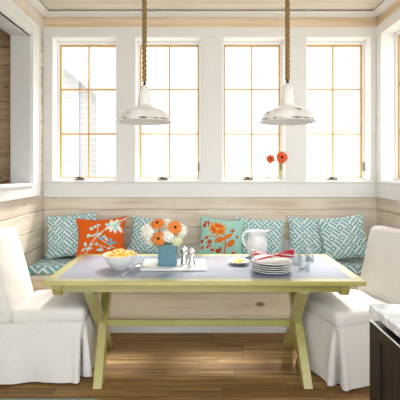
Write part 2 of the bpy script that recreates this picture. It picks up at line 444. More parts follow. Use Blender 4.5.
# ------------------------------------------------------------------ windows
def window(name, x0, x1, label, hinge=1, crank=True):
    """built as if in the back wall: face at y=0 (room side of casing), depth to y=.24; returned empty sits at x centre"""
    root = bpy.data.objects.new(name, None); C.objects.link(root); struct(root, label, 'window')
    wd = (x1 - x0) / 2; h0, h1 = Z0W, Z1W
    m = MB()
    m.box(-wd, -wd + .010, .0, .25, h0, h1); m.box(wd - .010, wd, 0, .25, h0, h1)
    m.box(-wd + .010, wd - .010, 0, .25, h1 - .010, h1); m.box(-wd + .010, wd - .010, 0, .25, h0, h0 + .012)
    m.box(-wd + .010, -wd + .028, .14, .22, h0 + .012, h1 - .010, .003); m.box(wd - .028, wd - .010, .14, .22, h0 + .012, h1 - .010, .003)
    m.box(-wd + .028, wd - .028, .14, .22, h1 - .038, h1 - .010, .003); m.box(-wd + .028, wd - .028, .14, .22, h0 + .012, h0 + .030, .003)
    m.build('window_frame', W_FRAME, root)
    a, b, c, d = -wd + .028, wd - .028, h0 + .030, h1 - .038
    m = MB(); t = .019; y0, y1 = .165, .20
    m.box(a, a + t, y0, y1, c, d, .003); m.box(b - t, b, y0, y1, c, d, .003)
    m.box(a + t, b - t, y0, y1, d - t, d, .003); m.box(a + t, b - t, y0, y1, c, c + t * .6, .003)
    m.build('sash', GOLD, root)
    m = MB(); q = .0092
    m.box(-q, q, y0 + .004, y1 - .004, c + t * .6, d - t, .002)
    for zz in (2.395, 1.908):
        m.box(a + t, -q, y0 + .006, y1 - .006, zz - q, zz + q, .002); m.box(q, b - t, y0 + .006, y1 - .006, zz - q, zz + q, .002)
    m.build('muntin_grid', GOLD, root)
    MB().box(a + t * .5, b - t * .5, .181, .185, c + .006, d - t * .5).build('glass_pane', PANE, root)
    if crank:
        m = MB(); xx = -.06
        m.box(xx - .055, xx + .055, .020, .075, h0 + .012, h0 + .026, .005, 2)
        m.box(xx - .028, xx + .028, .03, .065, h0 + .026, h0 + .040, .006, 2)
        m.tube([(xx - .045, .024, h0 + .036), (xx - .01, .016, h0 + .043), (xx + .03, .014, h0 + .036)], .007, 8)
        m.ball((xx + .042, .016, h0 + .034), .012)
        m.build('window_crank', BRONZE, root, 50)
        if hinge:
            m = MB(); m.box(wd - .034, wd - .026, .118, .14, 1.50, 1.60, .003); m.tube([(wd - .032, .128, 1.56), (wd - .034, .110, 1.535), (wd - .034, .106, 1.50)], .005, 8)
            m.build('latch', BRONZE, root, 50)
    return root
wl = ['white framed window nearest the pass-through, house outside', 'window between the two pendant lamps, next to the first', 'window with two orange gerberas on its sill', 'window in the corner behind the chair by the counter']
for i, (x0, x1) in enumerate(WX):
    o = window('window_%d' % (i + 1), x0, x1, wl[i], hinge=(i > 0)); o.location = ((x0 + x1) / 2, 4.28, 0)
for i, (y0, y1) in enumerate(RW):
    o = window('window_%d' % (i + 5), y0, y1, ['side wall window by the corner', 'unseen second side window, added for light'][i], hinge=0, crank=False)  # the second one is out of view, added to let in more light
    o.location = (XR - .02, (y0 + y1) / 2, 0); o.rotation_euler = (0, 0, -PI / 2)

# ------------------------------------------------------------------ house outside
ho = thing('house', 'white sided house seen through the first window', 'house', (-3.4, 11, -.5))
m = MB(); m.box(-2.75, -1.72, 11, 15, -.5, 6.5)
for k in range(46): m.prism([(10.985, k * .15 - .5), (11.0, k * .15 - .5), (11.0, k * .15 - .36)], 'X', -2.75, -1.72)
m.build('siding_wall', HOUSEM, ho, world=True)
m = MB(); m.prism([(-5.5, -.5), (-2.76, -.5), (-2.76, 3.65), (-5.5, 5.95)], 'Y', 11.6, 15)
for k in range(43):
    z = k * .15 - .5; xm = -2.76 if z < 3.5 else -2.76 - (z - 3.5) * 1.19
    if xm > -5.4: m.prism([(11.585, z), (11.6, z), (11.6, z + .14)], 'X', -5.5, xm)
m.build('wing_wall', HOUSEM, ho, world=True)
m = MB(); m.prism([(-5.5, 6.06), (-2.71, 3.72), (-2.71, 3.46), (-5.5, 5.80)], 'Y', 11.05, 15.2)
m.build('sloping_roof', ROOFM, ho, world=True)
m = MB(); m.box(-3.52, -3.38, 11.55, 11.7, -.5, 4.1); m.build('corner_board', HOUSEM, ho, world=True)

# ------------------------------------------------------------------ bench and cushion
be = thing('window_bench', 'built-in pine board bench running under the windows', 'bench', (.13, 4.0, 0))
m = MB(); m.box(XL, XR, 3.768, 4.298, .49, .519, .004); m.build('seat_board', flat('bench_board', (.74, .66, .54), .5), be, world=True)
m = MB()
for z0, z1 in ((.12, .151), (.155, .361), (.365, .489)): m.box(XL, XR, 3.79, 3.81, z0, z1, .002)
m.box(XL, XR, 3.806, 4.298, .0, .488)
m.build('front_panel', PINE_B, be, world=True)
m = MB(); m.box(XL, XR, 3.775, 3.792, 0, .125, .003); m.build('kick_board', W_TRIM, be, world=True)

def uvset(bm, fn):
    l = bm.loops.layers.uv.verify()
    for f in bm.faces:
        for lp in f.loops: lp[l].uv = fn(lp.vert.co, f.normal)
m = MB(); m.box(XL + .012, XR - .012, 3.85, 4.292, .521, .602, .022, 3)
m.bm.normal_update()
uvset(m.bm, lambda co, n: (co.x * 1.1, (co.y + co.z) * 1.1))
cu = tag(m.build('bench_cushion', FRETC, None, 60), 'long teal and white fretwork seat cushion on the bench', 'cushion')

# ------------------------------------------------------------------ pillows
def ell(u, v, cu, cv, ru, rv, a=0):
    c, s = math.cos(R(a)), math.sin(R(a)); du, dv = u - cu, v - cv
    return ((du * c + dv * s) / ru) ** 2 + ((-du * s + dv * c) / rv) ** 2 < 1
def seg(u, v, pts, w):
    for (ax, ay), (bx, by) in zip(pts, pts[1:]):
        dx, dy = bx - ax, by - ay; L = dx * dx + dy * dy
        t = max(0, min(1, ((u - ax) * dx + (v - ay) * dy) / L))
        if (u - ax - t * dx) ** 2 + (v - ay - t * dy) ** 2 < w * w: return True
    return False
AQ, BL, WH, OR_, RD, DK = (.42, .68, .60), (.10, .50, .62), (.80, .84, .76), (.72, .125, .012), (.55, .06, .012), (.78, .27, .03)
def orange_print(u, v):
    for k in range(7):
        a = k * 51 + 8
        if ell(u, v, .52 + .17 * math.cos(R(a)), .62 + .17 * math.sin(R(a)), .17, .075, a): return WH if k % 3 else AQ
    if ell(u, v, .84, .40, .22, .07, -58) or ell(u, v, .66, .36, .16, .07, -80): return WH
    for c in ((-.02, .20, .16, .10, 20), (.20, .08, .09, .06, 30), (-.20, .62, .10, .08, 40), (-.05, .70, .09, .07, -20), (-.36, .50, .10, .11, 0), (-.50, .14, .13, .09, 60), (-.30, .14, .16, .06, 15),
              (-.62, -.28, .08, .14, 20), (-.36, -.30, .06, .13, -10), (-.44, -.52, .16, .08, 10), (.02, -.62, .17, .10, 0), (-.7, -.55, .1, .07, 40), (.30, -.06, .07, .16, 25), (-.12, -.28, .06, .10, 40), (.95, .86, .10, .05, 30), (.80, .80, .08, .05, 0), (.4, -.55, .12, .06, 20)):
        if ell(u, v, c[0], c[1], c[2] * .88, c[3] * .82, c[4]): return WH if ell(u, v, c[0], c[1], c[2] * .5, c[3] * .25, c[4]) else AQ
    for c in ((.08, -.02, .11, .08, 10), (.40, -.30, .13, .06, -30), (.62, -.26, .13, .05, 5), (.50, -.14, .06, .10, 20)):
        if ell(u, v, *c): return BL
    if seg(u, v, [(-.62, -.95), (-.45, -.45), (-.2, .0), (.05, .28), (.4, .55)], .028) or seg(u, v, [(-.45, -.45), (-.75, -.5)], .018) or seg(u, v, [(.05, -.35), (.1, -.6)], .018) or seg(u, v, [(.4, .55), (.8, .8), (.95, .86)], .018) or seg(u, v, [(-.1, .1), (.2, -.2), (.6, -.5)], .022) or seg(u, v, [(-.3, .14), (-.1, .3), (-.1, .6)], .02) or seg(u, v, [(-.3, -.3), (.0, -.4), (.3, -.5)], .02):
        return (.62, .62, .52)
    return (.70, .115, .012)
def aqua_print(u, v):
    fu, fv = -.22, .44
    r = math.hypot(u - fu, v - fv)
    if r < .07: return (.75, .40, .22)
    for k in range(11):
        a = k * 360 / 11 + 5
        if ell(u, v, fu + .24 * math.cos(R(a)), fv + .20 * math.sin(R(a)), .20, .075, a):
            return DK if (r > .30 or k % 4 == 0) else OR_
    for c in ((.33, .10, .23, .10, 38), (-.08, -.14, .27, .12, 28), (.47, -.26, .24, .13, 52)):
        if ell(u, v, *c):
            return DK if ell(u, v, c[0], c[1], c[2] * .9, c[3] * .25, c[4]) else OR_
    for c in ((-.84, .52, .08, .10, 0), (-.80, .68, .06, .08, 20), (-.66, .72, .07, .09, 40), (-.66, .58, .05, .06, 0), (.50, .40, .12, .05, 0), (.50, .40, .05, .12, 0), (-.72, -.10, .10, .06, 50), (-.90, -.30, .07, .10, 0), (-.55, -.30, .14, .06, 20), (-.55, -.30, .06, .15, 10),
              (-.60, -.55, .10, .06, 60), (-.84, -.62, .07, .10, 0), (-.1, -.75, .12, .12, 0), (.0, -.62, .05, .12, 20), (-.35, -.72, .09, .07, 0), (.6, -.75, .12, .07, 30), (.75, .1, .05, .08, 0)):
        if ell(u, v, *c): return RD
    if seg(u, v, [(.02, .3), (.18, .05), (.22, -.4), (.20, -1)], .03) or seg(u, v, [(.2, -.02), (-.3, .02), (-.75, -.02)], .022) or seg(u, v, [(.2, -.4), (-.1, -.14)], .02) or seg(u, v, [(.2, -.55), (.45, -.28)], .02) or seg(u, v, [(-.55, -.3), (-.4, -.7)], .02):
        return OR_
    return (.36, .62, .53)

def pillow(label, cx, w, h, th, ymax, tilt, roll, yaw, pattern=None, ears=.07, seed=0, zbot=.6065, matl=None):
    root = thing('throw_pillow', label, 'pillow', (0, 0, 0), 0, 'throw pillows along the bench')
    N = 150 if pattern else 40
    bm = bmesh.new(); uvl = bm.loops.layers.uv.verify()
    def P(u, v, s):
        x = u * (1 - ears * (1 - v * v)) * w / 2; z = v * (1 - ears * (1 - u * u)) * h / 2
        k = max(0, (1 - u ** 2)) ** .42 * max(0, (1 - v ** 2)) ** .42
        wr = noise.noise(Vector((u * 1.9 + seed * 3.1, v * 1.9, s))) * .16 + noise.noise(Vector((u * 5 + seed, v * 5, s * 2))) * .05
        return Vector((x, s * th / 2 * k * (1 + wr), z))
    front = {}; back = {}
    for i in range(N + 1):
        for j in range(N + 1):
            # denser towards the rim
            u = math.sin((i / N - .5) * PI); v = math.sin((j / N - .5) * PI)
            front[i, j] = (bm.verts.new(P(u, v, -1)), u, v)
            e = i in (0, N) or j in (0, N)
            back[i, j] = front[i, j] if e else (bm.verts.new(P(u, v, 1)), u, v)
    for i in range(N):
        for j in range(N):
            for g, side in ((front, -1), (back, 1)):
                q = [g[i, j], g[i + 1, j], g[i + 1, j + 1], g[i, j + 1]]
                if side > 0: q = q[::-1]
                f = bm.faces.new([a[0] for a in q]); f.smooth = True
                for lp, a in zip(f.loops, q): lp[uvl].uv = ((a[1] + 1) / 2 * w / .5 + seed * .31, (a[2] + 1) / 2 * h / .5)
    M = Matrix.Rotation(R(yaw), 4, 'Z') @ Matrix.Rotation(R(-tilt), 4, 'X') @ Matrix.Rotation(R(-roll), 4, 'Y')
    pts = [M @ v.co for v in bm.verts]
    loc = Vector((cx, ymax - max(p.y for p in pts), zbot - min(p.z for p in pts)))
    root.location = loc
    bmesh.ops.transform(bm, matrix=M, verts=bm.verts)
    me = bpy.data.meshes.new('cover'); 
    if pattern:
        cl = bm.loops.layers.float_color.new('print')
        col = {}
        for g in (front, back):
            for a in g.values(): col[a[0]] = pattern(a[1], a[2]) if g is front else col.get(a[0], pattern(.99, -.05))
        for f in bm.faces:
            for lp in f.loops: lp[cl] = (*col[lp.vert], 1)
    bm.to_mesh(me); bm.free(); me.materials.append(matl or (PRINT if pattern else FRET))
    o = bpy.data.objects.new('cover', me); C.objects.link(o); o.parent = root
    if not pattern:
        path = []
        for k in range(161):
            t = k / 40; s = int(t) % 4; f = 2 * (t - int(t)) - 1
            f = math.sin(f * PI / 2)
            u, v = [(f, -1), (1, f), (-f, 1), (-1, -f)][s]
            path.append(M @ P(u, v, 0))
        MB().tube(path, .0036, 6, caps=False).build('piping', PIPING, o, 180)
    return root
pillow('teal fretwork pillow in the corner, partly behind the orange one', -1.305, .53, .44, .15, 4.292, 12, 4.5, 2, seed=1)
pillow('orange pillow printed with pale aqua blossoms and stems', -.975, .52, .432, .14, 4.17, 15, 2.5, 0, orange_print, ears=.14, seed=2)
pillow('teal fretwork pillow behind the flower vase', -.468, .48, .375, .14, 4.292, 12, -8, 0, seed=3)
pillow('pale aqua pillow printed with a big orange flower', .235, .46, .405, .14, 4.215, 14, -6, 0, aqua_print, ears=.10, seed=4)
pillow('teal fretwork pillow behind the white pitcher', .635, .51, .385, .13, 4.295, 8, -4, 0, seed=5)
pillow('teal fretwork pillow behind the drinking glasses', 1.185, .50, .41, .14, 4.292, 12, -3, 0, seed=6)
pillow('teal fretwork pillow tilted over its neighbour beside the slipcovered chair', 1.455, .445, .42, .14, 4.16, 14, 9, -12, seed=7)

# ------------------------------------------------------------------ dining table
TZ, TX0, TX1, TY0, TY1 = .765, -1.058, 1.145, 2.754, 3.635
ta = thing('dining_table', 'lime green trestle dining table with a grey blue inset top', 'table', ((TX0 + TX1) / 2, (TY0 + TY1) / 2, 0))
B = .073
m = MB()
m.box(TX0, TX1, TY0, TY0 + B, TZ - .032, TZ, .004); m.box(TX0, TX1, TY1 - B, TY1, TZ - .032, TZ, .004)
m.box(TX0, TX0 + B, TY0 + B, TY1 - B, TZ - .032, TZ, .004); m.box(TX1 - B, TX1, TY0 + B, TY1 - B, TZ - .032, TZ, .004)
m.build('top_frame', LIME, ta, world=True)
m = MB(); m.box(TX0 + B - .004, TX1 - B + .004, TY0 + B - .004, TY1 - B + .004, TZ - .03, TZ - .0015); m.build('inset_panel', SLATE, ta, world=True)
for y0 in (2.845, 3.505):
    m = MB(); m.box(-.96, 1.005, y0, y0 + .028, .664, .733, .003); m.build('apron', LIME, ta, world=True)
for x0 in (-1.015, .995):
    m = MB(); m.prism([(2.815, .733), (2.815, .69), (2.842, .645), (3.543, .645), (3.57, .69), (3.57, .733)], 'X', x0, x0 + .062, .003); m.build('cleat', LIME, ta, world=True)
for x0, feet in ((-.755, ((-.700, -.772), (-.772, -.762))), (.757, ((.768, .79), (.772, .738)))):
    for (ya, yb), (xa, xb) in zip(((2.865, 3.50), (3.50, 2.865)), feet):
        dirn = Vector((0, yb - ya, .664)).normalized(); hw = .036 / dirn.z
        m = MB(); m.prism([(ya - hw, 0), (ya + hw, 0), (yb + hw, .668), (yb - hw, .668)], 'X', -.032, .032, .003)
        for v in m.bm.verts: v.co.x += xa + (xb - xa) * v.co.z / .668
        m.build('leg', LIME, ta, world=True)
    m = MB(); m.box(x0 - .034, x0 + .034, 2.8735, 3.5045, .664, .733, .003); m.build('trestle_rail', LIME, ta, world=True)
m = MB(); m.box(-.713, .723, 3.16, 3.205, .30, .352, .004); m.build('stretcher', LIME, ta, world=True)

# ------------------------------------------------------------------ slipcovered chairs
def rbox(mb, x0, x1, y0, y1, z0, z1, r, n=3, wob=.006, sub=10, seed=0):
    b2 = bmesh.new(); bmesh.ops.create_cube(b2, size=1)
    for v in b2.verts: v.co = Vector(((x0 + x1) / 2 + v.co.x * (x1 - x0), (y0 + y1) / 2 + v.co.y * (y1 - y0), (z0 + z1) / 2 + v.co.z * (z1 - z0)))
    bmesh.ops.bevel(b2, geom=list(b2.edges), offset=r, segments=n, affect='EDGES', profile=.5)
    bmesh.ops.subdivide_edges(b2, edges=[e for e in b2.edges if e.calc_length() > .15], cuts=sub, use_grid_fill=True)
    b2.normal_update()
    for v in b2.verts:
        v.co += v.normal * wob * noise.noise(v.co * 7 + Vector((seed, 0, 0)))
    me = bpy.data.meshes.new('tmp'); b2.to_mesh(me); b2.free(); mb.bm.from_mesh(me); bpy.data.meshes.remove(me)
def chair(label, loc, rz, seed):
    root = thing('dining_chair', label, 'chair', loc, rz, 'slipcovered chairs at the table ends')
    m = MB(); rbox(m, -.26, .262, -.255, .255, .40, .522, .035, 3, .010, 12, seed)
    for v in m.bm.verts:
        if v.co.z > .5: v.co.z += .012 * (1 - (v.co.x / .27) ** 2) * (1 - (v.co.y / .26) ** 2)
    m.build('seat', LINEN, root, 180)
    m = MB(); rbox(m, -.365, -.255, -.255, .255, .40, 1.045, .03, 3, .008, 14, seed + 5)
    for v in m.bm.verts:
        k = max(0, (v.co.z - .46) / .585); v.co.x -= .15 * k ** 1.1
        v.co.y *= 1 - .03 * k
    m.build('backrest', LINEN, root, 180)
    # skirt: box perimeter, flared, with a deep inverted pleat at each front corner
    m = MB(); x0, x1, y0, y1 = -.362, .266, -.259, .259
    per = []
    L1, L2 = x1 - x0, y1 - y0; T = 2 * (L1 + L2); n = 280
    for k in range(n):
        t = T * k / n
        if t < L1: p, nn = (x0 + t, y0), (0, -1)
        elif t < L1 + L2: p, nn = (x1, y0 + t - L1), (1, 0)
        elif t < 2 * L1 + L2: p, nn = (x1 - (t - L1 - L2), y1), (0, 1)
        else: p, nn = (x0, y1 - (t - 2 * L1 - L2)), (-1, 0)
        per.append((Vector((p[0], p[1])), Vector(nn), t))
    corners = [L1, L1 + L2]
    rows = [.435, .425, .40, .35, .28, .20, .12, .05, .012]
    rings = []
    ctr = Vector(((x0 + x1) / 2, 0))
    for z in rows:
        q = (.425 - z) / .41; q = max(0, q); ring = []
        for p, nn, t in per:
            flare = .004 + .030 * q
            wave = .010 * q * math.sin(t * 13 + seed) + .008 * q * noise.noise(Vector((t * 6, seed, z * 3)))
            pl = 0
            for c in corners:
                dd = t - c
                pl += -.085 * q ** .6 * math.exp(-(dd / .022) ** 4) + .016 * q * math.exp(-((abs(dd) - .05) / .022) ** 2)
            dg = (p - ctr).normalized()
            nearc = max(math.exp(-((t - c) / .02) ** 2) for c in corners)
            dirn = nn.lerp(dg, min(1, nearc)).normalized()
            sx = flare + wave
            o = p + nn * sx + dirn * pl
            hem = 0 if z > .02 else .006 * noise.noise(Vector((t * 9, seed, 0))) + .004
            ring.append(m.bm.verts.new((o.x, o.y, z + max(hem, -.006))))
        rings.append(ring)
    for a, b in zip(rings, rings[1:]):
        for k in range(n): m.bm.faces.new((a[k], a[(k + 1) % n], b[(k + 1) % n], b[k]))
    sk = m.build('skirt', LINEN, root, 180)
    m = MB()
    m.tube([(x1 + .001 if 0 else x, y, .428) for x, y in ((x0 - .003, y0 - .003), (x1 + .003, y0 - .003), (x1 + .003, y1 + .003), (x0 - .003, y1 + .003), (x0 - .003, y0 - .003))], .004, 6)
    m.build('seam_piping', LINEN, sk, 180)
    m = MB()
    for (lx, ly) in ((-.30, -.2), (-.30, .2), (.2, -.2), (.2, .2)):
        mm = MB(); mm.box(lx - .02, lx + .02, ly - .02, ly + .02, 0, .41, .003); mm.build('leg', DARKW, root)
    m.bm.free()
    return root
chair('white slipcovered chair standing by the pass-through wall', (-1.095, 3.165, 0), R(3), 1)
chair('white slipcovered chair between the table and the dark counter', (1.147, 3.125, 0), PI + R(15), 4)

# ------------------------------------------------------------------ pendant lamps
def pendant(label, px, pyb, pyt, d, wide, chips):
    ENAMEL = enamel('chipped_enamel', chips)
    x, z = PX(px, d), PZ(pyb, d)
    root = thing('pendant_lamp', label, 'lamp', (x, d, z), 0, 'white enamel pendants over the table')
    s = d / F
    out = [(r * wide, z_) for r, z_ in [(25.6 * s, .0), (26.2 * s, .006), (25.2 * s, .012), (24 * s, 3.4 * s), (22.5 * s, 8 * s), (19.5 * s, 11 * s), (14 * s, 13.6 * s), (9.5 * s, 15.2 * s), (7.2 * s, 16.6 * s), (6.6 * s, 18 * s)]]
    inn = [(max(.004, r - .006), z_ - .003 + (.004 if i == 0 else 0)) for i, (r, z_) in enumerate(out)]
    m = MB(); m.lathe([inn[0]] + out, 56); shd = m.build('shade', ENAMEL, root, 60)
    m = MB(); m.lathe(inn, 56); m.build('lining', CHINA, shd, 60)
    zn = 17.6 * s; zt = (pyb - pyt - 4) * s
    m = MB(); m.lathe([(0, zn), (6.9 * s, zn), (6.5 * s, zn + 2 * s), (4.9 * s, zt - 4 * s), (3.0 * s, zt), (2.2 * s, zt + .004), (0, zt + .004)], 32); m.build('neck', ENAMEL, root, 40)
    m = MB(); m.lathe([(0, zt), (1.5 * s, zt), (1.7 * s, zt + 2 * s), (1.1 * s, zt + 3 * s), (1.3 * s, zt + 4.6 * s), (0, zt + 4.8 * s)], 20); m.build('socket_cap', BLACKM, root, 40)
    zr = zt + 4.2 * s; top = ZC - z
    n = int((top - zr) / .008)
    m = MB()
    for k in range(3):
        pts = []
        for i in range(n + 1):
            zz = zr + (top - .02 - zr) * i / n; a = 2 * PI * (zz / .112) + k * 2 * PI / 3
            pts.append((0.0102 * math.cos(a), .0102 * math.sin(a), zz))
        m.tube(pts, .0096, 8)
    m.build('rope', ROPE, root, 180)
    m = MB(); m.lathe([(0, top), (.06, top), (.055, top - .02), (0, top - .024)], 28); m.build('ceiling_plate', W_TRIM, root, 40)
    return root
pendant('chipped white pendant on rope above the bowl and vase', 144.5, 122.5, 82, 3.2, 1.055, [(-.10, -.155, .055, .008)])
pendant('chipped white pendant on rope above the pitcher and plates', 287.5, 122.5, 80, 3.2, 1.085, [(.052, -.158, .088, .016), (-.169, -.087, .067, .012), (.030, -.150, .094, .008)])

# ------------------------------------------------------------------ things on the table
def TP(px, py, z=TZ):
    d = (EYE - z) * F / (py - HY); return Vector((PX(px, d), d, z))
TT = TZ + .0005
# tray
p0, p1 = TP(139.5, 271), TP(206.5, 271); dfar = TP(170, 260.5).y
tr = MB(); tr.box(p0.x, p1.x, p0.y, dfar, TT, TT + .014, .004, 2); tag(tr.build('serving_tray', CHINA), 'flat white rectangular tray under the blue vase', 'tray')
TR = TT + .0145
# vase
vx, vd = PX(168, 3.19), 3.19
va = MB(); a = .072
for sx in (0,):
    va.box(vx - a, vx + a, vd - a, vd + a, TR, TR + .172, .006, 2)
top = [f for f in va.bm.faces if f.normal.z > .9 and f.calc_area() > .01]
bmesh.ops.inset_region(va.bm, faces=top, thickness=.007)
r_ = bmesh.ops.extrude_face_region(va.bm, geom=top)
bmesh.ops.translate(va.bm, vec=(0, 0, -.14), verts=[g for g in r_['geom'] if isinstance(g, bmesh.types.BMVert)])
bmesh.ops.delete(va.bm, geom=top, context='FACES')
tag(va.build('vase', BLUE), 'square blue glazed vase holding the bouquet', 'vase')
PETAL_O = flat('orange_petal', (.72, .20, .022), .7, var=.2, vscale=40); PETAL_R = flat('deep_orange_petal', (.72, .085, .012), .7, var=.2, vscale=40)
EYE_D = flat('dark_eye', (.035, .012, .008), .9, var=.3, vscale=80); STEM = flat('green_stem', (.22, .36, .08), .6)
PETAL_W = flat('white_petal', (.86, .85, .76), .8, var=.05, vscale=30); PETAL_G = flat('green_tinged_petal', (.74, .76, .50), .8, var=.1, vscale=30)
def gerbera(label, c, rad, facing, stem_to, pm, seed=0, group=None, bend=None):
    root = thing('gerbera', label, 'flower', c, 0, group)
    q = Vector(facing).normalized().to_track_quat('Z', 'Y').to_matrix().to_4x4()
    rnd = random.Random(seed)
    m = MB()
    for lay, (n, k, zz) in enumerate(((17, 1.0, -.004), (15, .82, .002), (13, .58, .006))):
        for i in range(n):
            a = 2 * PI * (i + .37 * lay) / n + rnd.uniform(-.06, .06); L = rad * k * rnd.uniform(.92, 1.04)
            ca, sa = math.cos(a), math.sin(a); rows = []
            for t, wdt in ((.12, .05), (.45, .12), (.8, .125), (1.0, .05)):
                r = L * t; hw = rad * wdt; z = zz + rad * (.10 * math.sin(t * PI) - .02 * t * t)
                rows.append([m.bm.verts.new((r * ca - o * hw * sa, r * sa + o * hw * ca, z - abs(o) * .002)) for o in (-1, 0, 1)])
            for A_, B_ in zip(rows, rows[1:]):
                for j in range(2): m.bm.faces.new((A_[j], A_[j + 1], B_[j + 1], B_[j]))
    m.xf(q); m.build('petals', pm, root, 180)
    m = MB()
    m.ball((0, 0, .006), rad * .24, 1, 1, .5, 14); 
    for i in range(40):
        a = i * 2.4; rr = rad * .24 * math.sqrt(i / 40); m.ball((rr * math.cos(a), rr * math.sin(a), .006 + rad * .10 * (1 - (i / 40) ** 2)), rad * .035, seg=5)
    m.xf(q); m.build('flower_eye', EYE_D, root, 180)
    e = Vector(stem_to) - Vector(c); f = Vector(facing).normalized() * -.004
    mid = (f + e) * .5 + (Vector(facing).normalized() * -.02 if bend is None else Vector(bend))
    pts = [f * (1 - t) ** 2 + mid * 2 * t * (1 - t) + e * t * t for t in [i / 8 for i in range(9)]]
    m = MB(); m.tube(pts, .0042, 7); m.build('stem', STEM, root, 180)
    return root
def hydrangea(label, c, rad, seed, stem_to, pm):
    root = thing('hydrangea', label, 'flower', c, 0, 'white blooms in the blue vase')
    rnd = random.Random(seed); m = MB(); n = 58
    m.ball((0, 0, 0), rad * .80, 1, 1, .9, 16)
    for i in range(n):
        z = 1 - 2 * (i + .5) / n; 
        if z < -.75: continue
        a = i * 2.39996 + seed; r = math.sqrt(1 - z * z); nv = Vector((r * math.cos(a), r * math.sin(a), z * .9)).normalized()
        q = nv.to_track_quat('Z', 'Y').to_matrix().to_4x4(); tw = rnd.uniform(0, 6.28); cc = nv * rad * rnd.uniform(.86, 1.03)
        s = rad * .30
        for k in range(4):
            aa = tw + k * PI / 2
            loc = [(0, 0, 0), (s * .55, -s * .42, .12 * s), (s * 1.0, 0, .25 * s), (s * .55, s * .42, .12 * s)]
            vs = []
            for (X, Y, Z) in loc:
                v = Vector((X * math.cos(aa) - Y * math.sin(aa), X * math.sin(aa) + Y * math.cos(aa), Z + rnd.uniform(-.1, .2) * s)); vs.append(m.bm.verts.new(q @ v + cc))
            m.bm.faces.new(vs)
    m.build('florets', pm, root, 180)
    e = Vector(stem_to) - Vector(c)
    m = MB(); m.tube([(0, 0, -rad * .6), e * .5 + Vector((0, 0, -.01)), e], .004, 7); m.build('stem', STEM, root, 180)
VB = (vx, vd, TR + .05)
def vb(dx, dy): return (vx + dx, vd + dy, TR + .06)
s_ = 3.19 / F
def VP_(px, py, dy=0): return (PX(px, 3.19 + dy), 3.19 + dy, PZ(py, 3.19 + dy))
hy = [((150, 232, -.03), .062, 'white hydrangea on the outer edge above the fretwork pillow', -.03, 0), ((166, 227, .04), .062, 'white hydrangea at the top between two orange gerberas', 0, .03), ((167.5, 236.5, -.085), .050, 'white hydrangea at the front centre above the vase', 0, -.04),
      ((179, 231, .0), .055, 'white hydrangea beside the highest-facing gerbera near the shakers', .035, 0), ((176, 240.5, -.05), .044, 'green tinged white hydrangea low over the vase rim', .03, -.03), ((152, 239, .03), .05, 'white hydrangea low behind the lowest gerbera', -.03, .02)]
for i, ((px, py, dy), r, lab, dx, ddy) in enumerate(hy):
    hydrangea(lab, VP_(px, py, dy), r * 1.1, i + 1, vb(dx, ddy), PETAL_G if i == 4 else PETAL_W)
G = 'orange gerberas in the blue vase'
gerbera('orange gerbera tilted upward at the top of the bouquet', VP_(157.5, 223.3, -.06), .062, (-.15, -.62, .8), vb(-.02, -.02), PETAL_O, 1, G)
gerbera('orange gerbera facing out above the vase corner near the shakers', VP_(175, 227.5, -.085), .060, (.35, -1, .3), vb(.02, -.02), PETAL_O, 2, G)
gerbera('orange gerbera lowest in the bouquet beside the vase edge', VP_(158.8, 238.5, -.115), .058, (-.2, -1, .12), vb(-.01, -.045), PETAL_O, 3, G)
# shakers
def shaker(label, px, pyb, h):
    p = TP(px, pyb, TR); root = thing('shaker', label, 'shaker', (p.x, p.y, TR), 0, 'chrome shakers on the tray')
    m = MB(); m.lathe([(0, 0), (.029, 0), (.031, .004), (.029, .014), (.025, .034), (.018, .055), (.0145, h * .52)], 26); m.lathe([(.0145, h * .52), (.0, h * .52)], 26); m.build('body', CHROME, root, 40)
    m = MB(); m.lathe([(.0145, h * .52), (.021, h * .58), (.029, h * .69), (.030, h * .76), (.027, h * .84), (.014, h * .90), (.006, h * .92), (.008, h * .955), (.006, h * .99), (0, h)], 26); m.build('cap', CHROME, root, 40)
shaker('chrome shaker next to the blue vase', 184.3, 264, .142)
shaker('chrome shaker farther from the vase, closer to the tray corner', 191.8, 266, .142)
# bowl and its filling
bp = TP(120.3, 268.5); s = bp.y / F
rb = .132; hb = .112
bo = MB(); prof = [(0, .004), (.045, .004), (.048, 0), (.056, 0), (.058, .006), (.088, .030), (.112, .062), (.126, .095), (rb, hb), (rb - .004, hb + .001), (.119, .092), (.104, .062), (.08, .034), (.04, .016), (0, .014)]
bo.lathe(prof, 48, (bp.x, bp.y, TT)); tag(bo.build('bowl', CHINA, None, 60), 'round white bowl heaped with orange and yellow salad', 'bowl')
rnd = random.Random(3); fm = [flat('orange_chunk', (.82, .30, .03), .5, var=.2), flat('yellow_chunk', (.86, .58, .08), .5, var=.2), flat('cream_chunk', (.86, .76, .55), .6, var=.1)]
f_ = MB(); f_.lathe([(0, .03), (.09, .045), (.117, .085), (.119, .094), (.10, .112), (.05, .122), (0, .125)], 32, (bp.x, bp.y, TT))
n0 = len(f_.bm.faces); f_.bm.faces.ensure_lookup_table()
for f in f_.bm.faces: f.material_index = 1
for i in range(110):
    r = .108 * math.sqrt(rnd.random()); a = rnd.uniform(0, 6.28); z = .102 + .034 * (1 - (r / .108) ** 2) + rnd.uniform(-.004, .004)
    before = set(f_.bm.faces)
    L = rnd.uniform(.012, .022); aa = rnd.uniform(0, 6.28); c = Vector((bp.x + r * math.cos(a), bp.y + r * math.sin(a), TT + z))
    dv = Vector((math.cos(aa) * L, math.sin(aa) * L, rnd.uniform(-.4, .4) * L))
    f_.tube([c - dv, c + Vector((0, 0, .004)), c + dv], [.004, .0075, .004], 6)
    mi = rnd.choice((0, 0, 1, 1, 1, 2))
    for f in set(f_.bm.faces) - before: f.material_index = mi
o = f_.build('fruit_salad', fm[0], None, 180); o.data.materials.append(fm[1]); o.data.materials.append(fm[2])
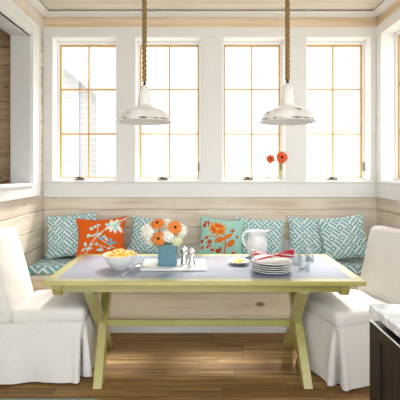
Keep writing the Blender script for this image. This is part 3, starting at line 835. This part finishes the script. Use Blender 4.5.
tag(o, 'chopped orange and yellow salad heaped in the white bowl', 'food', kind='stuff')
# serving spoon
sa, sb = TP(121, 276.3), TP(138.5, 266.5, TZ + .018)
root = thing('serving_spoon', 'silver serving spoon with its bowl resting on the tray edge', 'spoon', (sa.x, sa.y, TT))
dv = sb - Vector((sa.x, sa.y, TT))
m = MB(); pts = [Vector((0, 0, .004)), dv * .3 + Vector((0, 0, .006)), dv * .6 + Vector((0, 0, .012)), dv * .82 + Vector((0, 0, .010))]
m.tube(pts, [.010, .007, .005, .006], 8, flat=.45); m.build('handle', CHROME, root, 180)
m = MB(); m.ball((0, 0, 0), .052, 1, .66, .34, 18)
bmesh.ops.delete(m.bm, geom=[v for v in m.bm.verts if v.co.z > .002], context='VERTS')
ang = math.atan2(dv.y, dv.x)
m.xf(Matrix.Translation(dv + Vector((0, 0, .012))) @ Matrix.Rotation(ang, 4, 'Z') @ Matrix.Rotation(R(6), 4, 'X'))
o = m.build('spoon_bowl', CHROME, root, 180); md = o.modifiers.new('s', 'SOLIDIFY'); md.thickness = .002
# little dish with lemon
dp = TP(239, 264)
m = MB(); m.lathe([(0, .003), (.032, .003), (.034, 0), (.042, 0), (.060, .012), (.084, .024), (.086, .027), (.082, .027), (.058, .016), (.035, .008), (0, .007)], 40, (dp.x, dp.y, TT)); tag(m.build('dish', CHINA, None, 60), 'small shallow white dish in front of the pitcher', 'dish')
root = thing('lemon_slice', 'yellow slices lying in the small white dish', 'lemon', (dp.x, dp.y, TT + .009))
YEL = flat('lemon_flesh', (.80, .46, .008), .6, var=.12); YER = flat('lemon_rind', (.85, .50, .02), .5)
m = MB()
for i, (dx, dy, tz, rx, ry) in enumerate(((-.018, -.012, .010, 12, 10), (.02, -.005, .014, -8, -14), (.0, .022, .018, 10, 4))):
    b2 = MB(); b2.lathe([(0, 0), (.030, 0), (.031, .004), (.030, .008), (0, .008)], 22); b2.xf(Matrix.Translation((dx, dy, tz)) @ Matrix.Rotation(R(rx), 4, 'X') @ Matrix.Rotation(R(ry), 4, 'Y'))
    lab = ['lowest lemon slice in the small white dish', 'middle lemon slice in the small white dish', 'topmost lemon slice in the small white dish'][i]
    me = b2
    if i == 0: me.build('flesh', YEL, root, 40); root['label'] = lab; root['group'] = 'lemon slices in the dish'
    else:
        r2 = thing('lemon_slice', lab, 'lemon', (dp.x, dp.y, TT + .009), 0, 'lemon slices in the dish'); me.build('flesh', YEL, r2, 40)
m.bm.free()
# pitcher
pp = TP(257.2, 256.5); s = pp.y / F
root = thing('pitcher', 'white ceramic pitcher standing behind the stacked plates', 'pitcher', (pp.x, pp.y, TT))
m = MB(); prof = [(0, .003), (.05, .003), (.055, 0), (.066, 0), (.072, .012), (.085, .05), (.092, .09), (.090, .12), (.079, .15), (.069, .17), (.068, .185), (.078, .208), (.088, .222), (.084, .222), (.073, .206), (.063, .186), (.063, .17), (.074, .148), (.085, .12), (.086, .09), (.079, .05), (.06, .012), (0, .01)]
m.lathe(prof, 56)
for v in m.bm.verts:
    if v.co.z > .165:
        a = math.atan2(v.co.y, v.co.x + 1e-9); k = math.exp(-(a / .42) ** 2) * ((v.co.z - .165) / .057) ** 1.5
        v.co.x += .032 * k; v.co.z += .010 * k
m.build('jug', CHINA, root, 60)
m = MB(); m.tube([(-.066, 0, .205), (-.085, 0, .215), (-.112, 0, .208), (-.126, 0, .175), (-.124, 0, .135), (-.108, 0, .10), (-.086, 0, .08)], [.010, .010, .0105, .011, .0105, .010, .011], 12); m.build('handle', CHINA, root, 180)
# plates
pc = TP(271.5, 271.5)
pl = MB(); pl.lathe([(0, .004), (.080, .004), (.083, 0), (.092, 0), (.097, .005), (.125, .013), (.150, .019), (.151, .0225), (.146, .0225), (.120, .017), (.092, .0095), (0, .009)], 56)
plo = pl.build('dinner_plate', CHINA, None, 60)
labs = ['white dinner plate at the bottom of the stack', 'white dinner plate second from the bottom of the stack', 'white dinner plate in the middle of the stack', 'white dinner plate second from the top of the stack', 'white dinner plate on top of the stack, under the napkin']
for i in range(5):
    o = plo if i == 0 else plo.copy()
    if i: C.objects.link(o)
    o.location = (pc.x + .003 * math.sin(i * 2), pc.y + .003 * math.cos(i * 3), TT + i * .0155); o.rotation_euler = (0, 0, i)
    tag(o, labs[i], 'plate', 'stacked dinner plates')
# napkin drawn through a ring, fanned both ways over the plates
zp = TT + 4 * .0155 + .0235
STR = stripes_mat()
bm = bmesh.new(); uvl = bm.loops.layers.uv.verify(); g = {}; NI, NJ = 30, 18
for i in range(NI + 1):
    for j in range(NJ + 1):
        t = 2 * i / NI - 1; sj = 2 * j / NJ - 1
        hw = .020 + .070 * abs(t) ** .8
        x = t * .142; y = sj * hw - .02 * abs(t); z = .031 + .010 * abs(t) + .027 * math.cos(sj * PI * 2.6 + 2 * t) * (.35 + .65 * abs(t)) + .016 * abs(t) * (1 if t > 0 else .3) * (1 - sj)
        g[i, j] = (bm.verts.new((x, y, z)), (sj * .5 + .5, t))
for i in range(NI):
    for j in range(NJ):
        q = [g[i, j], g[i + 1, j], g[i + 1, j + 1], g[i, j + 1]]
        f = bm.faces.new([a[0] for a in q]); f.smooth = True
        for lp, a in zip(f.loops, q): lp[uvl].uv = a[1]
me = bpy.data.meshes.new('napkin'); bm.to_mesh(me); bm.free(); me.materials.append(STR)
o = bpy.data.objects.new('napkin', me); C.objects.link(o); o.location = (pc.x, pc.y - .015, zp + .002)
md = o.modifiers.new('s', 'SOLIDIFY'); md.thickness = .003
tag(o, 'red and white striped napkin fanned out on the plates', 'napkin')
m = MB(); tor = [(.0 , .026 * math.cos(a), .018 * math.sin(a)) for a in [2 * PI * k / 24 for k in range(25)]]
m.tube([(x, y, z) for x, y, z in tor], .005, 8, caps=False); o = m.build('napkin_ring', CHROME, None, 180); o.location = (pc.x, pc.y - .015, zp + .028)
tag(o, 'grey metal ring around the striped napkin', 'napkin ring')
# glasses
def glass(label, px, pyb, r0, r1, h):
    p = TP(px, pyb); m = MB()
    m.lathe([(0, 0), (r0 - .002, 0), (r0, .002), (r1, h), (r1 - .001, h + .001), (r1 - .0025, h), (r0 - .003, .012), (0, .010)], 36)
    o = m.build('drinking_glass', GLASS, None, 60); o.location = (p.x, p.y, TT); tag(o, label, 'glass', 'clear tumblers beside the plates')
glass('tall clear glass behind the stacked plates', 286.5, 257, .034, .038, .145)
glass('clear tumbler right beside the plate rim', 295, 263.5, .036, .041, .107)
glass('clear tumbler nearest the table front edge', 304.5, 268.5, .037, .042, .107)
glass('clear tumbler farthest from the plates, toward the tilted pillow', 309.3, 259.5, .036, .041, .107)

# ------------------------------------------------------------------ flowers on the window sill
sz = Z0W + .0125
def bud(label, flabel, px, pyf, dpt, rad, seed, lean):
    x = PX(px, dpt); root = thing('bud_vase', label, 'vase', (x, dpt, sz), 0, 'glass bud vases on the sill')
    m = MB(); m.lathe([(0, 0), (.014, 0), (.016, .003), (.016, .05), (.008, .066), (.0075, .082), (.009, .085), (.0065, .084), (.006, .066), (.0135, .05), (.0135, .006), (0, .005)], 24); m.build('bottle', GLASS, root, 60)
    gerbera(flabel, (x + lean, dpt - .055, PZ(pyf, dpt - .055)), rad, (.05, -1, .15), (x, dpt, sz + .012), PETAL_R, seed, 'orange gerberas on the window sill', bend=(0, 0, .0))
bud('slim glass bud vase under the smaller sill gerbera', 'smaller orange gerbera on the window sill', 268.8, 158.8, 4.315, .052, 5, .008)
bud('slim glass bud vase under the larger sill gerbera', 'larger orange gerbera on the window sill by the latch', 281, 157.3, 4.315, .068, 6, -.002)

# ------------------------------------------------------------------ kitchen counter
CT = .92; cx0, cy1 = .775, 1.845
ct = MB(); ct.box(cx0, 1.55, .9, cy1, CT - .042, CT, .008, 3); tag(ct.build('countertop', MARBLE), 'white veined marble countertop on the dark cabinet', 'countertop')
ca = thing('kitchen_cabinet', 'dark espresso wood base cabinet under the marble top', 'cabinet', (1.15, 1.36, 0))
X = cx0 + .001; ye = cy1 - .006
m = MB(); m.box(X + .05, 1.53, .92, ye - .03, .0, CT - .0425); m.box(X + .021, 1.53, .92, ye, 0, .842); m.build('carcass', DARKW, ca, world=True)
m = MB()
m.box(X, X + .022, 1.745, ye, .09, .842, .003); m.box(X, X + .022, .92, 1.0, .09, .842, .003); m.box(X, X + .022, 1.0, 1.745, .79, .842, .003); m.box(X, X + .022, 1.0, 1.745, .09, .19, .003)
for k in range(12): m.box(X + .012, X + .022, 1.0 + k * .0621, 1.0 + k * .0621 + .058, .19, .79, .003)
m.build('beaded_panel', DARKW, ca, world=True)
m = MB(); m.box(X - .001, X + .012, .92, ye, .8425, .850, .002); m.build('steel_strip', STEEL, ca, world=True)

# ------------------------------------------------------------------ rug
m = MB(); m.box(-1.6, -.66, 1.3, 2.688, .0005, .008, .003); tag(m.build('rug', RUGM), 'teal rug edge on the floor in front of the slipcovered chair', 'rug')
